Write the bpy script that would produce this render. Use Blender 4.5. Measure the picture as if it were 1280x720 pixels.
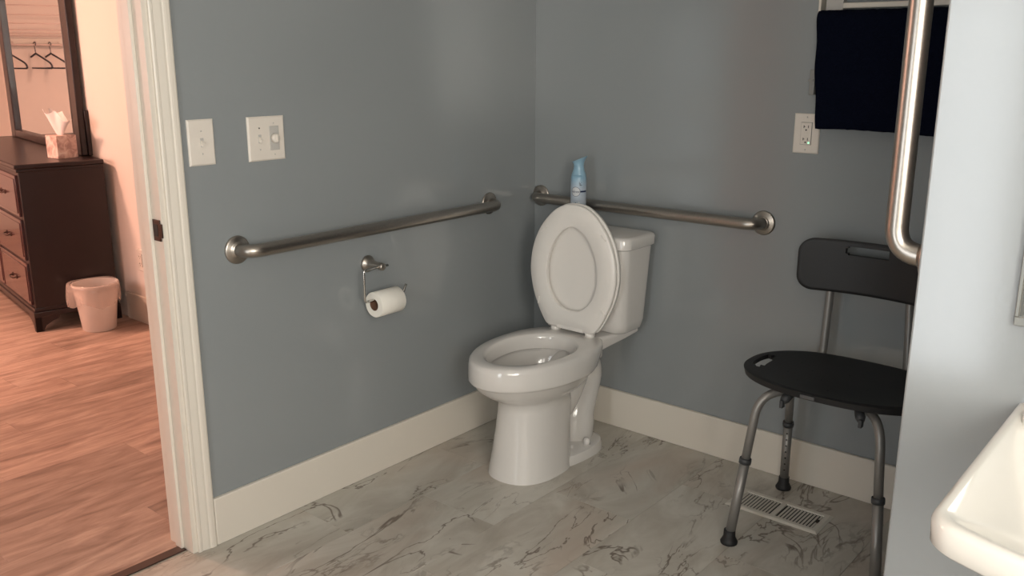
import bpy, bmesh, math, random
from mathutils import Vector, Matrix
random.seed(7)
PI = math.pi
for o in list(bpy.data.objects): bpy.data.objects.remove(o)
SC = bpy.context.scene
COL = SC.collection

# ---------------------------------------------------------------- camera, world, lights, exposure
cam_d = bpy.data.cameras.new('camera')
cam = bpy.data.objects.new('camera', cam_d); COL.objects.link(cam)
cam_d.sensor_fit = 'HORIZONTAL'; cam_d.sensor_width = 36.0
cam_d.lens = 1138.95 / 1280 * 36.0
cam_d.clip_start = 0.02
r_ = Vector((0.7674561, 0.64110084, 0.00091485)); u_ = Vector((-0.16040238, 0.19063425, 0.96846769)); f_ = Vector((-0.62071105, 0.74340318, -0.24913752))
mw = Matrix((r_, u_, -f_)).transposed().to_4x4(); mw.translation = Vector((2.20963702, -2.78618973, 1.39550703))
cam.matrix_world = mw
SC.camera = cam

SC.view_settings.view_transform = 'Standard'
SC.view_settings.look = 'None'
SC.view_settings.gamma = 1.0
SC.view_settings.use_curve_mapping = False
SC.view_settings.exposure = 0.13

world = bpy.data.worlds.new('world'); SC.world = world; world.use_nodes = True
world.node_tree.nodes['Background'].inputs[0].default_value = (0.62, 0.75, 0.9, 1)
world.node_tree.nodes['Background'].inputs[1].default_value = 0.15

def area(name, loc, aim, sx, sy, power, color):
    l = bpy.data.lights.new(name, 'AREA'); l.shape = 'RECTANGLE'; l.size = sx; l.size_y = sy
    l.energy = power; l.color = color
    o = bpy.data.objects.new(name, l); COL.objects.link(o); o.location = loc
    o.rotation_euler = (Vector(aim) - Vector(loc)).to_track_quat('-Z', 'Y').to_euler()
    return o
# daylight just outside the two bathroom windows (both out of frame)
area('daylight_side_window', (3.19, -2.88, 1.5), (0, -2.88, 1.5), .95, 1.2, 62, (1.0, 0.94, 0.85))
area('daylight_front_window', (1.28, -3.62, .92), (1.28, 0, .92), 0.42, 1.6, 15, (0.93, 0.97, 1.0))
area('daylight_corner_window', (2.76, -3.62, 1.5), (2.76, 0, 1.5), .54, 1.15, 22, (1.0, 0.94, 0.85))
# daylight through the bedroom window
area('daylight_bedroom_window', (-3.3, -3.52, 1.5), (-3.3, 0, 1.2), 1.3, 1.1, 55, (1.0, 0.66, 0.56))

# ---------------------------------------------------------------- helpers
def tag(o, label=None, cat=None, group=None, kind=None):
    if label: o['label'] = label
    if cat: o['category'] = cat
    if group: o['group'] = group
    if kind: o['kind'] = kind
    return o

def thing(name, label, cat, loc=(0, 0, 0), rz=0, group=None):
    o = bpy.data.objects.new(name, None); COL.objects.link(o)
    o.location = loc; o.rotation_euler = (0, 0, rz); o.empty_display_size = 0.05
    return tag(o, label, cat, group)

class MB:
    def __init__(s): s.v = []; s.f = []; s.sm = []
    def add(s, vs, fs, smooth=False):
        n = len(s.v); s.v += [tuple(v) for v in vs]
        for f in fs: s.f.append(tuple(i + n for i in f)); s.sm.append(smooth)
        return s
    def box(s, x0, x1, y0, y1, z0, z1, r=0, seg=2):
        x0, x1 = min(x0, x1), max(x0, x1); y0, y1 = min(y0, y1), max(y0, y1); z0, z1 = min(z0, z1), max(z0, z1)
        bm = bmesh.new(); bmesh.ops.create_cube(bm, size=1)
        for v in bm.verts:
            v.co = Vector(((x0 + x1) / 2 + v.co.x * (x1 - x0), (y0 + y1) / 2 + v.co.y * (y1 - y0), (z0 + z1) / 2 + v.co.z * (z1 - z0)))
        if r > 0: bmesh.ops.bevel(bm, geom=list(bm.edges), offset=r, segments=seg, profile=0.5, affect='EDGES')
        bm.verts.index_update()
        bm.normal_update()
        n0 = len(s.sm)
        s.add([v.co for v in bm.verts], [[v.index for v in f.verts] for f in bm.faces], r > 0)
        for i, f in enumerate(bm.faces):
            if max(abs(c) for c in f.normal) > .999: s.sm[n0 + i] = False
        bm.free(); return s
    def loft(s, rings, cap0=True, cap1=True, smooth=True, closed=False):
        n = len(rings[0]); vs = [p for r in rings for p in r]; fs = []
        m = len(rings)
        for i in range(m if closed else m - 1):
            a = i * n; b = ((i + 1) % m) * n
            for j in range(n):
                k = (j + 1) % n
                fs.append((a + j, a + k, b + k, b + j))
        s.add(vs, fs, smooth)
        if not closed:
            base = len(s.v) - len(vs)
            if cap0: s.f.append(tuple(base + j for j in reversed(range(n)))); s.sm.append(False)
            if cap1: s.f.append(tuple(base + (m - 1) * n + j for j in range(n))); s.sm.append(False)
        return s
    def tube(s, pts, r, n=16, caps=True):
        pts = [Vector(p) for p in pts]; rr = r if isinstance(r, (list, tuple)) else [r] * len(pts)
        t0 = (pts[1] - pts[0]).normalized()
        a = Vector((0, 0, 1)) if abs(t0.z) < 0.9 else Vector((1, 0, 0))
        u = t0.cross(a).normalized(); rings = []
        for i, p in enumerate(pts):
            if i == 0: t = t0
            elif i == len(pts) - 1: t = (pts[i] - pts[i - 1]).normalized()
            else:
                t = (pts[i + 1] - pts[i]).normalized() + (pts[i] - pts[i - 1]).normalized(); t.normalize()
            u = (u - t * u.dot(t)).normalized(); w = t.cross(u)
            rings.append([p + (u * math.cos(2 * PI * k / n) + w * math.sin(2 * PI * k / n)) * rr[i] for k in range(n)])
        return s.loft(rings, caps, caps)
    def lathe(s, prof, c=(0, 0, 0), axis='z', n=32, smooth=True):
        # prof: (radius, height) list
        c = Vector(c); rings = []
        for r, h in prof:
            ring = []
            for k in range(n):
                a = 2 * PI * k / n; p, q = r * math.cos(a), r * math.sin(a)
                if axis == 'z': d = Vector((p, q, h))
                elif axis == 'x': d = Vector((h, p, q))
                elif axis == '-x': d = Vector((-h, q, p))
                elif axis == 'y': d = Vector((q, h, p))
                else: d = Vector((p, -h, q))
                ring.append(c + d)
            rings.append(ring)
        return s.loft(rings, True, True, smooth)
    def prism(s, poly, z0, z1):
        # poly (x, y)
        return s.loft([[(x, y, z0) for x, y in poly], [(x, y, z1) for x, y in poly]], smooth=False)
    def build(s, name, mat, parent=None, kind=None, label=None, fix=True, auto=None):
        me = bpy.data.meshes.new(name); me.from_pydata(s.v, [], s.f); me.update()
        me.polygons.foreach_set('use_smooth', s.sm)
        if fix:
            bm = bmesh.new(); bm.from_mesh(me); bmesh.ops.recalc_face_normals(bm, faces=bm.faces); bm.to_mesh(me); bm.free()
        if auto is not None: me.set_sharp_from_angle(angle=math.radians(auto))
        me.materials.append(mat)
        o = bpy.data.objects.new(name, me); COL.objects.link(o)
        if parent: o.parent = parent
        if kind: o['kind'] = kind
        if label: o['label'] = label
        return o

def smooth_path(pts, k=8):
    P = [Vector(p) for p in pts]; P = [P[0] * 2 - P[1]] + P + [P[-1] * 2 - P[-2]]; out = []
    for i in range(1, len(P) - 2):
        for j in range(k):
            t = j / k
            out.append(0.5 * ((2 * P[i]) + (P[i + 1] - P[i - 1]) * t + (2 * P[i - 1] - 5 * P[i] + 4 * P[i + 1] - P[i + 2]) * t * t + (3 * P[i] - P[i - 1] - 3 * P[i + 1] + P[i + 2]) * t ** 3))
    out.append(P[-2]); return out

def bend_path(pts, rad, k=8):
    # polyline with rounded corners
    P = [Vector(p) for p in pts]; out = [P[0]]
    for i in range(1, len(P) - 1):
        a = (P[i - 1] - P[i]).normalized(); b = (P[i + 1] - P[i]).normalized()
        s0 = P[i] + a * rad; s1 = P[i] + b * rad
        for j in range(k + 1):
            t = j / k
            out.append(s0 * (1 - t) ** 2 + P[i] * 2 * t * (1 - t) + s1 * t * t)
    out.append(P[-1]); return out

# ---------------------------------------------------------------- materials
class N:
    def __init__(s, name):
        s.m = bpy.data.materials.new(name); s.m.use_nodes = True; s.t = s.m.node_tree; s.b = s.t.nodes['Principled BSDF']
    def n(s, typ, **kw):
        x = s.t.nodes.new(typ)
        for k, v in kw.items():
            if k in x.inputs: x.inputs[k].default_value = v
            else: setattr(x, k, v)
        return x
    def l(s, a, b): s.t.links.new(a, b)
    def noise(s, vec, scale, detail=3, dist=0, rough=.5):
        x = s.n('ShaderNodeTexNoise', Scale=scale, Detail=detail, Distortion=dist, Roughness=rough)
        if vec is not None: s.l(vec, x.inputs['Vector'])
        return x.outputs['Fac']
    def ramp(s, fac, stops):
        x = s.n('ShaderNodeValToRGB'); e = x.color_ramp.elements
        while len(e) < len(stops): e.new(0.5)
        for i, (p, c) in enumerate(stops):
            e[i].position = p; e[i].color = (c, c, c, 1) if isinstance(c, (int, float)) else (*c, 1)
        s.l(fac, x.inputs[0]); return x.outputs[0]
    def mix(s, fac, a, b, mode='MIX'):
        x = s.n('ShaderNodeMix', data_type='RGBA', blend_type=mode)
        for k, v in ((0, fac), (6, a), (7, b)):
            if hasattr(v, 'is_output'): s.l(v, x.inputs[k])
            else: x.inputs[k].default_value = v if k == 0 else (*v, 1)
        return x.outputs[2]
    def math(s, op, a, b=0.0):
        x = s.n('ShaderNodeMath', operation=op)
        for k, v in ((0, a), (1, b)):
            if hasattr(v, 'is_output'): s.l(v, x.inputs[k])
            else: x.inputs[k].default_value = v
        return x.outputs[0]
    def bump(s, h, strength=.2, dist=.001):
        x = s.n('ShaderNodeBump', Strength=strength, Distance=dist); s.l(h, x.inputs['Height']); s.l(x.outputs[0], s.b.inputs['Normal'])

def plain(name, col, rough=.5, metal=0, spec=.5, coat=0, var=.04, scale=20, bump=0, bscale=200):
    a = N(name); tc = a.n('ShaderNodeTexCoord').outputs['Object']
    f = a.noise(tc, scale, 2)
    c = a.mix(f, tuple(min(1, x * (1 - var)) for x in col), tuple(min(1, x * (1 + var)) for x in col))
    a.l(c, a.b.inputs['Base Color']); a.b.inputs['Roughness'].default_value = rough; a.b.inputs['Metallic'].default_value = metal
    a.b.inputs['Specular IOR Level'].default_value = spec; a.b.inputs['Coat Weight'].default_value = coat
    if bump: a.bump(a.noise(tc, bscale, 3), bump)
    return a.m

PAINT = plain('blue_grey_wall_paint', (.272, .292, .300), .14, spec=.68, var=.015, scale=2, bump=.06, bscale=120)
BEDPAINT = plain('bedroom_wall_paint', (.78, .70, .64), .5, var=.02, scale=2, bump=.2, bscale=120)
WHITE = plain('white_trim_paint', (.72, .665, .585), .38, var=.02, scale=6)
CEIL = plain('ceiling_paint', (.72, .72, .70), .8)
CHINA = plain('white_china', (.68, .655, .625), .12, var=.01, spec=.6, coat=.3)
SEATW = plain('white_seat_plastic', (.77, .74, .70), .3, var=.01)
SINKW = plain('sink_china', (.72, .70, .65), .10, var=.01, coat=.3)
PLATE = plain('ivory_plate_plastic', (.74, .68, .61), .4, var=.01)
PLATEG = plain('grey_plate_plastic', (.50, .48, .45), .4, var=.01)
DARK = plain('dark_slot', (.02, .018, .016), .7)
BLACKP = plain('charcoal_chair_plastic', (.010, .010, .011), .5, var=.1, bump=.2, bscale=400)
RUBBER = plain('black_rubber', (.010, .010, .011), .6)
ALU = plain('grey_anodised_tube', (.27, .26, .245), .42, metal=.5, var=.05)
GUNM = plain('dark_clamp_plastic', (.045, .047, .05), .5)
PAPER = plain('toilet_paper', (.86, .83, .76), .95, spec=.1, bump=.4, bscale=500)
CARD = plain('brown_cardboard_core', (.17, .085, .05), .9)
TISSUE = plain('tissue_paper', (.85, .80, .78), .9)
BIN = plain('cream_bin_plastic', (.72, .62, .56), .4)
ESP = plain('espresso_wood', (.015, .0055, .0055), .33, var=.3, scale=8, coat=.08)
BRONZE = plain('dark_bronze', (.06, .035, .028), .35, metal=.8)
HANGP = plain('dark_hanger_plastic', (.035, .035, .055), .4)
HANGC = plain('pale_hanger_plastic', (.35, .28, .25), .4)
WIREW = plain('white_coated_wire', (.62, .50, .46), .4)
CHROME = plain('polished_chrome', (.62, .60, .57), .16, metal=1, var=.03)
THRESH = plain('dark_threshold_metal', (.075, .045, .035), .45, metal=.3)
MIRROR = plain('mirror_silver', (.86, .86, .85), .02, metal=1, var=0)
MIRGREY = plain('mirror_edge_grey', (.22, .22, .20), .3, metal=.5)
VENT = plain('cream_vent_enamel', (.62, .58, .51), .35)

def brushed(name, c0, c1, rough):
    a = N(name); tc = a.n('ShaderNodeTexCoord').outputs['Object']
    mp = a.n('ShaderNodeMapping'); a.l(tc, mp.inputs[0]); mp.inputs['Scale'].default_value = (30, 30, 30)
    f = a.noise(mp.outputs[0], 6, 5, .4)
    a.l(a.mix(f, c0, c1), a.b.inputs['Base Color']); a.b.inputs['Metallic'].default_value = 1
    a.l(a.math('MULTIPLY_ADD', f, .12), a.b.inputs['Roughness'])
    a.b.inputs['Roughness'].links[0].from_node.inputs[2].default_value = rough
    return a.m
STEEL = brushed('brushed_nickel', (.35, .315, .28), (.46, .42, .375), .27)

def marble():
    a = N('marble_look_vinyl_tile'); tc = a.n('ShaderNodeTexCoord').outputs['Object']
    rnd = a.n('ShaderNodeObjectInfo').outputs['Random']
    off = a.n('ShaderNodeCombineXYZ')
    a.l(a.math('MULTIPLY', rnd, 41.), off.inputs[0]); a.l(a.math('MULTIPLY', rnd, 73.), off.inputs[1]); a.l(a.math('MULTIPLY', rnd, 17.), off.inputs[2])
    ad = a.n('ShaderNodeVectorMath', operation='ADD'); a.l(tc, ad.inputs[0]); a.l(off.outputs[0], ad.inputs[1])
    rot = a.n('ShaderNodeMapping'); a.l(ad.outputs[0], rot.inputs[0]); rot.inputs['Rotation'].default_value = (0, 0, .5); rot.inputs['Scale'].default_value = (1.5, .62, 1)
    V = rot.outputs[0]
    cl = a.noise(V, 4.5, 6, .9, .6)
    base = a.ramp(cl, [(.25, (.34, .30, .25)), (.46, (.445, .415, .36)), (.62, (.53, .505, .45)), (.8, (.46, .415, .355))])
    pk = a.ramp(a.noise(V, 2.3, 3, .4), [(.5, 0.), (.72, .55)])
    base = a.mix(pk, base, (.50, .39, .315))
    # thin crack-like veins: zero crossing of warped noise, broken by a mask
    def vein(scale, dist, w, mscale, m0, m1, seed):
        mp = a.n('ShaderNodeMapping'); a.l(V, mp.inputs[0]); mp.inputs['Location'].default_value = (seed, seed * .7, 0)
        v = a.noise(mp.outputs[0], scale, 5, dist, .55)
        d = a.math('ABSOLUTE', a.math('SUBTRACT', v, .5))
        line = a.ramp(d, [(0, 1.), (w * .45, .8), (w, 0.)])
        m = a.ramp(a.noise(mp.outputs[0], mscale, 2), [(m0, 0.), (m1, 1.)])
        return a.math('MULTIPLY', line, m)
    v1 = vein(2.6, 1.0, .011, 4.0, .47, .55, 3.)
    v2 = vein(5.0, .7, .014, 3.4, .52, .62, 11.)
    v3 = vein(12, .6, .045, 5.0, .58, .70, 23.)
    c = a.mix(a.math('MULTIPLY', v1, .85), base, (.105, .072, .050))
    c = a.mix(a.math('MULTIPLY', v2, .68), c, (.13, .095, .068))
    c = a.mix(a.math('MULTIPLY', v3, .38), c, (.14, .11, .085))
    br = a.math('MULTIPLY_ADD', rnd, .10); br.node.inputs[2].default_value = .97
    c = a.mix(1.0, c, (1, 1, 1), 'MULTIPLY')
    x = a.n('ShaderNodeHueSaturation'); a.l(c, x.inputs['Color']); a.l(br, x.inputs['Value'])
    a.l(x.outputs[0], a.b.inputs['Base Color']); a.b.inputs['Roughness'].default_value = .38
    a.bump(a.noise(V, 60, 3), .08)
    return a.m
MARBLE = marble()

def wood():
    a = N('wood_look_plank'); tc = a.n('ShaderNodeTexCoord').outputs['Object']
    rnd = a.n('ShaderNodeObjectInfo').outputs['Random']
    off = a.n('ShaderNodeCombineXYZ'); a.l(a.math('MULTIPLY', rnd, 37.), off.inputs[0]); a.l(a.math('MULTIPLY', rnd, 91.), off.inputs[1])
    ad = a.n('ShaderNodeVectorMath', operation='ADD'); a.l(tc, ad.inputs[0]); a.l(off.outputs[0], ad.inputs[1])
    mp = a.n('ShaderNodeMapping'); a.l(ad.outputs[0], mp.inputs[0]); mp.inputs['Scale'].default_value = (7, 1.1, 1)
    V = mp.outputs[0]
    g = a.noise(V, 2.2, 8, .8, .65); g2 = a.noise(V, 9, 4, .3)
    c = a.ramp(g, [(.27, (.17, .105, .082)), (.42, (.33, .22, .17)), (.58, (.47, .33, .26)), (.75, (.58, .43, .345))])
    c = a.mix(a.math('MULTIPLY', a.ramp(g2, [(.45, 0.), (.7, 1.)]), .35), c, (.23, .14, .10))
    k = a.ramp(a.noise(V, 1.6, 2), [(.62, 0.), (.72, 1.)])
    c = a.mix(a.math('MULTIPLY', k, .45), c, (.16, .095, .07))
    br = a.math('MULTIPLY_ADD', rnd, .30); br.node.inputs[2].default_value = .82
    x = a.n('ShaderNodeHueSaturation'); a.l(c, x.inputs['Color']); a.l(br, x.inputs['Value'])
    a.l(x.outputs[0], a.b.inputs['Base Color']); a.b.inputs['Roughness'].default_value = .42
    a.bump(g2, .15)
    return a.m
WOOD = wood()

def towel_mat():
    a = N('navy_terry'); tc = a.n('ShaderNodeTexCoord').outputs['Object']
    f = a.noise(tc, 260, 2)
    a.l(a.mix(f, (.0015, .0022, .006), (.005, .007, .018)), a.b.inputs['Base Color']); a.b.inputs['Roughness'].default_value = 1
    a.b.inputs['Specular IOR Level'].default_value = .05
    a.bump(f, .8, .003); return a.m
NAVY = towel_mat()

def bottle_mat():
    a = N('blue_printed_can'); tc = a.n('ShaderNodeTexCoord').outputs['Object']
    sp = a.n('ShaderNodeSeparateXYZ'); a.l(tc, sp.inputs[0])
    c = a.ramp(a.math('MULTIPLY', sp.outputs[2], 4.0), [(0, (.45, .50, .56)), (.55, (.45, .52, .60)), (.70, (.25, .42, .55)), (1, (.17, .37, .52))])
    a.l(c, a.b.inputs['Base Color']); a.b.inputs['Roughness'].default_value = .3
    return a.m
CAN = bottle_mat()
LABW = plain('label_white', (.60, .62, .64), .4)
LABD = plain('label_navy', (.01, .02, .07), .4)
LABG = plain('label_grey', (.10, .11, .14), .4)

def glassy(name, col, alpha):
    a = N(name); a.b.inputs['Base Color'].default_value = (*col, 1); a.b.inputs['Roughness'].default_value = .12
    tr = a.n('ShaderNodeBsdfTransparent'); mx = a.n('ShaderNodeMixShader'); mx.inputs[0].default_value = alpha
    a.l(tr.outputs[0], mx.inputs[1]); a.l(a.b.outputs[0], mx.inputs[2]); a.l(mx.outputs[0], a.t.nodes['Material Output'].inputs[0])
    return a.m
PANE = glassy('window_glass', (.8, .85, .85), .06)
LINER = glassy('thin_bin_liner', (.75, .62, .55), .38)
CLEARP = glassy('cloudy_plastic', (.35, .34, .32), .75)
WATER = glassy('toilet_water', (.45, .46, .44), .35)

def emit(name, col, st):
    a = N(name); a.b.inputs['Emission Color'].default_value = (*col, 1); a.b.inputs['Emission Strength'].default_value = st
    return a.m
GREENLED = emit('green_led', (.25, 1, .5), 1.3)

# ---------------------------------------------------------------- structure
H = 2.44
XR, YF = 3.1, -3.5           # right and front walls of the bathroom
def struct(name, mb, mat): return mb.build(name, mat, kind='structure')
w = MB().box(-.119, 0, -1.552, 0.12, 0, H).box(-.119, 0, -2.44, -1.552, 2.05, H).box(-.119, 0, YF - .12, -2.44, 0, H)
struct('wall_left', w, PAINT)
struct('wall_back', MB().box(0, XR, 0, .12, 0, H), PAINT)
# right wall, with a window opening
w = MB().box(XR, XR + .08, YF, -3.38, 0, H).box(XR, XR + .08, -2.38, 0.12, 0, H).box(XR, XR + .08, -3.38, -2.38, 0, .9).box(XR, XR + .08, -3.38, -2.38, 2.1, H)
struct('wall_right', w, PAINT)
w = MB().box(0, 1.05, YF - .08, YF, 0, H).box(1.50, 2.46, YF - .08, YF, 0, H).box(3.06, XR + .08, YF - .08, YF, 0, H).box(1.05, 1.50, YF - .08, YF, 0, .12).box(1.05, 1.50, YF - .08, YF, 1.72, H).box(2.46, 3.06, YF - .08, YF, 0, .9).box(2.46, 3.06, YF - .08, YF, 2.1, H)
struct('wall_front', w, PAINT)
struct('wall_partition', MB().box(1.79, XR, -1.25, -1.135, 0, H, .004), PAINT)
struct('ceiling', MB().box(-.119, XR + .1, YF - .1, .12, H, H + .1), CEIL)
for i, (fr, pn) in enumerate([
        (MB().box(XR - .02, XR + .06, -3.41, -3.36, .87, 2.13).box(XR - .02, XR + .06, -2.40, -2.35, .87, 2.13).box(XR - .02, XR + .06, -3.36, -2.40, 2.08, 2.13).box(XR - .02, XR + .06, -3.36, -2.40, .87, .92),
         MB().box(XR + .02, XR + .026, -3.37, -2.39, .91, 2.09)),
        (MB().box(1.02, 1.07, YF - .06, YF + .02, .09, 1.75).box(1.48, 1.53, YF - .06, YF + .02, .09, 1.75).box(1.07, 1.48, YF - .06, YF + .02, 1.70, 1.75).box(1.07, 1.48, YF - .06, YF + .02, .09, .14),
         MB().box(1.06, 1.49, YF - .03, YF - .024, .13, 1.71)),
        (MB().box(2.43, 2.48, YF - .06, YF + .02, .87, 2.13).box(3.04, 3.09, YF - .06, YF + .02, .87, 2.13).box(2.48, 3.04, YF - .06, YF + .02, 2.08, 2.13).box(2.48, 3.04, YF - .06, YF + .02, .87, .92),
         MB().box(2.47, 3.05, YF - .03, YF - .024, .91, 2.09))]):
    e = bpy.data.objects.new('window_%d' % (i + 1), None); COL.objects.link(e); e['kind'] = 'structure'
    fr.build('window_frame', WHITE, e); pn.build('window_pane', PANE, e)

def baseboard(name, x0, x1, y0, y1, mat=WHITE, h=.147):
    return MB().box(x0, x1, y0, y1, 0, h, .003).build(name, mat, kind='structure')
baseboard('baseboard_left', 0, .014, -1.498, -.014)
baseboard('baseboard_back', 0, XR, -.014, 0)
baseboard('baseboard_partition', 1.79, XR, -1.264, -1.25)
baseboard('baseboard_front', .5, XR, YF, YF + .014)

# bathroom floor: substrate + 12 x 24 inch planks laid half-bond
floor = MB().box(-.045, XR + .08, YF - .08, .0, -.08, -.004).build('floor', plain('floor_gap', (.16, .145, .12), .8), kind='structure')
def tile_mb(w_, l_, t=.004, c=.0006, g=.00025):
    a, b = w_ / 2 - g, l_ / 2 - g
    lo = [(-a, -b, -t), (a, -b, -t), (a, b, -t), (-a, b, -t)]
    mid = [(-a, -b, -c), (a, -b, -c), (a, b, -c), (-a, b, -c)]
    hi = [(-a + c, -b + c, 0), (a - c, -b + c, 0), (a - c, b - c, 0), (-a + c, b - c, 0)]
    m = MB(); m.add(lo + mid + hi, [(3, 2, 1, 0), (0, 1, 5, 4), (1, 2, 6, 5), (2, 3, 7, 6), (3, 0, 4, 7), (4, 5, 9, 8), (5, 6, 10, 9), (6, 7, 11, 10), (7, 4, 8, 11), (8, 9, 10, 11)])
    return m
def lay(parent, name, mat, x0, x1, y0, y1, xs, W, ys, L, skew, cache={}):
    k = 0; x = xs
    while x < x1:
        a, b = max(x, x0), min(x + W, x1)
        y = ys + skew(k)
        while y < y1:
            c, d = max(y, y0), min(y + L, y1)
            if d - c > .01 and b - a > .01:
                key = (name, round(b - a, 4), round(d - c, 4))
                if key not in cache:
                    o = tile_mb(b - a, d - c).build(name, mat, parent, fix=False); cache[key] = o.data
                else:
                    o = bpy.data.objects.new(name, cache[key]); COL.objects.link(o); o.parent = parent
                o.location = ((a + b) / 2, (c + d) / 2, 0)
            y += L
        x += W; k += 1
lay(floor, 'floor_tile', MARBLE, -.036, XR, YF, 0, -.055, .305, -3.645, .61, lambda k: 0 if k % 2 == 0 else -.295)
floorb = MB().box(-6.0, -.045, -3.6, .6, -.08, -.004).build('floor_bedroom', plain('bedroom_floor_gap', (.05, .03, .02), .8), kind='structure')
lay(floorb, 'floor_plank', WOOD, -6.0, -.062, -3.6, .6, -6.06, .178, -4.8, 1.22, lambda k: [0, .43, .85, .2, .64, 1.05][k % 6])
MB().box(-.066, -.032, -2.42, -1.572, 0, .005, .0015).build('trim_1', THRESH, kind='structure')

# door frame
door = bpy.data.objects.new('door_1', None); COL.objects.link(door); door['kind'] = 'structure'
door.location = (0, -1.57, 0)
def dpart(mb, name, mat=WHITE, **k):
    mb.v = [(x, y + 1.57, z) for x, y, z in mb.v]; return mb.build(name, mat, door, **k)
dpart(MB().box(-.121, .001, -1.57, -1.552, 0, 2.05, .001), 'jamb')
dpart(MB().box(-.121, .001, -2.44, -2.42, 0, 2.05, .001), 'jamb')
dpart(MB().box(-.121, .001, -2.42, -1.57, 2.03, 2.05, .001), 'head_jamb')
dpart(MB().box(-.078, -.044, -1.580, -1.570, 0.003, 2.03, .002), 'door_stop')
dpart(MB().box(-.078, -.044, -2.422, -2.408, 0.003, 2.03, .002), 'door_stop')
def casing(x, s, y_in, y_out, name='casing'):
    d = 1 if y_out > y_in else -1; W_ = abs(y_out - y_in)
    prof = [(0, 0), (0, .008), (.004, .010), (.010, .010), (.012, .0085), (.030, .0115), (.034, .0112), (.036, .0112), (.039, .0135), (.044, .0145), (W_ - .004, .0145), (W_, .012), (W_, 0)]
    poly = [(x + s * b, y_in + d * a) for a, b in prof]
    dpart(MB().prism(poly, 0.0, 2.10), name)
casing(0, 1, -1.556, -1.499); casing(-.119, -1, -1.556, -1.499)
casing(0, 1, -2.434, -2.491); casing(-.119, -1, -2.434, -2.491)
dpart(MB().box(0, .017, -2.49, -1.50, 2.044, 2.10, .002), 'head_casing')
dpart(MB().box(-.136, -.119, -2.49, -1.50, 2.044, 2.10, .002), 'head_casing')
dpart(MB().box(-.040, -.006, -1.5735, -1.5695, .915, .972, .001).box(-.006, .0035, -1.5735, -1.5695, .925, .962, .001), 'strike_plate', BRONZE, label='dark bronze strike plate')
dpart(MB().box(-.034, -.016, -1.5742, -1.5735, .928, .960), 'latch_hole', DARK)

# bedroom shell
struct('wall_bedroom_back', MB().box(-2.735, -.119, -.45, -.33, 0, H), BEDPAINT)
struct('wall_bedroom_recess', MB().box(-2.735, -2.65, -.33, .4, 0, H).box(-6.0, -2.65, .4, .5, 0, H), BEDPAINT)
struct('wall_bedroom_side', MB().box(-6.1, -5.85, -3.6, .5, 0, H), BEDPAINT)
w = MB().box(-6.0, -3.95, -3.6, -3.45, 0, H).box(-2.65, -.119, -3.6, -3.45, 0, H).box(-3.95, -2.65, -3.6, -3.45, 0, .95).box(-3.95, -2.65, -3.6, -3.45, 2.05, H)
struct('wall_bedroom_front', w, BEDPAINT)
struct('ceiling_bedroom', MB().box(-6.1, -.119, -3.6, .5, H, H + .1), CEIL)
baseboard('baseboard_bedroom', -2.45, -.137, -.465, -.45)
baseboard('baseboard_bedroom_side', -5.85, -5.835, -3.45, .4)
e = bpy.data.objects.new('window_4', None); COL.objects.link(e); e['kind'] = 'structure'
MB().box(-3.98, -3.93, -3.56, -3.43, .92, 2.08).box(-2.67, -2.62, -3.56, -3.43, .92, 2.08).box(-3.93, -2.67, -3.56, -3.43, 2.03, 2.08).box(-3.93, -2.67, -3.56, -3.43, .92, .97).build('window_frame', WHITE, e)
MB().box(-3.94, -2.66, -3.50, -3.495, .96, 2.04).build('window_pane', PANE, e)

# bedroom ceiling lamp (its own warm light)
t = thing('ceiling_lamp', 'round dome lamp on the bedroom ceiling', 'lamp', (-3.3, -2.2, H))
MB().lathe([(.001, 0), (.17, 0), (.17, -.025), (.001, -.025)], n=40).build('lamp_base', WHITE, t)
MB().lathe([(.15, -.025), (.148, -.05), (.12, -.08), (.06, -.1), (.001, -.105)], n=40).build('lamp_shade', emit('lamp_glow', (1.0, .53, .37), 300), t)

# ---------------------------------------------------------------- grab bars
def grab_bar(name, label, length, world_m, r=.019, off=.057):
    # local: bar along +X from 0..length, wall plane y=0, sticking out to -Y
    t = thing(name, label, 'grab bar', (0, 0, 0)); t.matrix_world = world_m
    L = length
    path = bend_path([(0, -.004, 0), (0, -off, 0), (L, -off, 0), (L, -.004, 0)], .048, 10)
    MB().tube(path, r, 20).build('bar', STEEL, t)
    for x in (0, L):
        MB().lathe([(.001, 0), (.040, 0), (.0405, .002), (.040, .0045), (.036, .007), (.026, .009), (.0215, .012), (.0195, .015), (.001, .015)], (x, -.0005, 0), '-y', 36).build('flange', STEEL, t)
    return t
grab_bar('grab_bar', 'long brushed nickel grab bar on the left wall above the paper holder', 1.077,
         Matrix.Translation((0, -1.352, .859)) @ Matrix.Rotation(PI / 2, 4, 'Z'))
grab_bar('grab_bar', 'brushed nickel grab bar on the back wall behind the toilet tank', .925,
         Matrix.Translation((.032, 0, .86)))
# vertical bar on the end face (x = 1.79) of the partition wall
m = Matrix(((0, 1, 0), (0, 0, 1), (1, 0, 0))).to_4x4()      # local x -> world z, local y -> world x, local z -> world y
grab_bar('grab_bar', 'vertical grab bar on the end of the partition wall at right', .61,
         Matrix.Translation((1.79, -1.1925, 1.066)) @ m)

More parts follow.
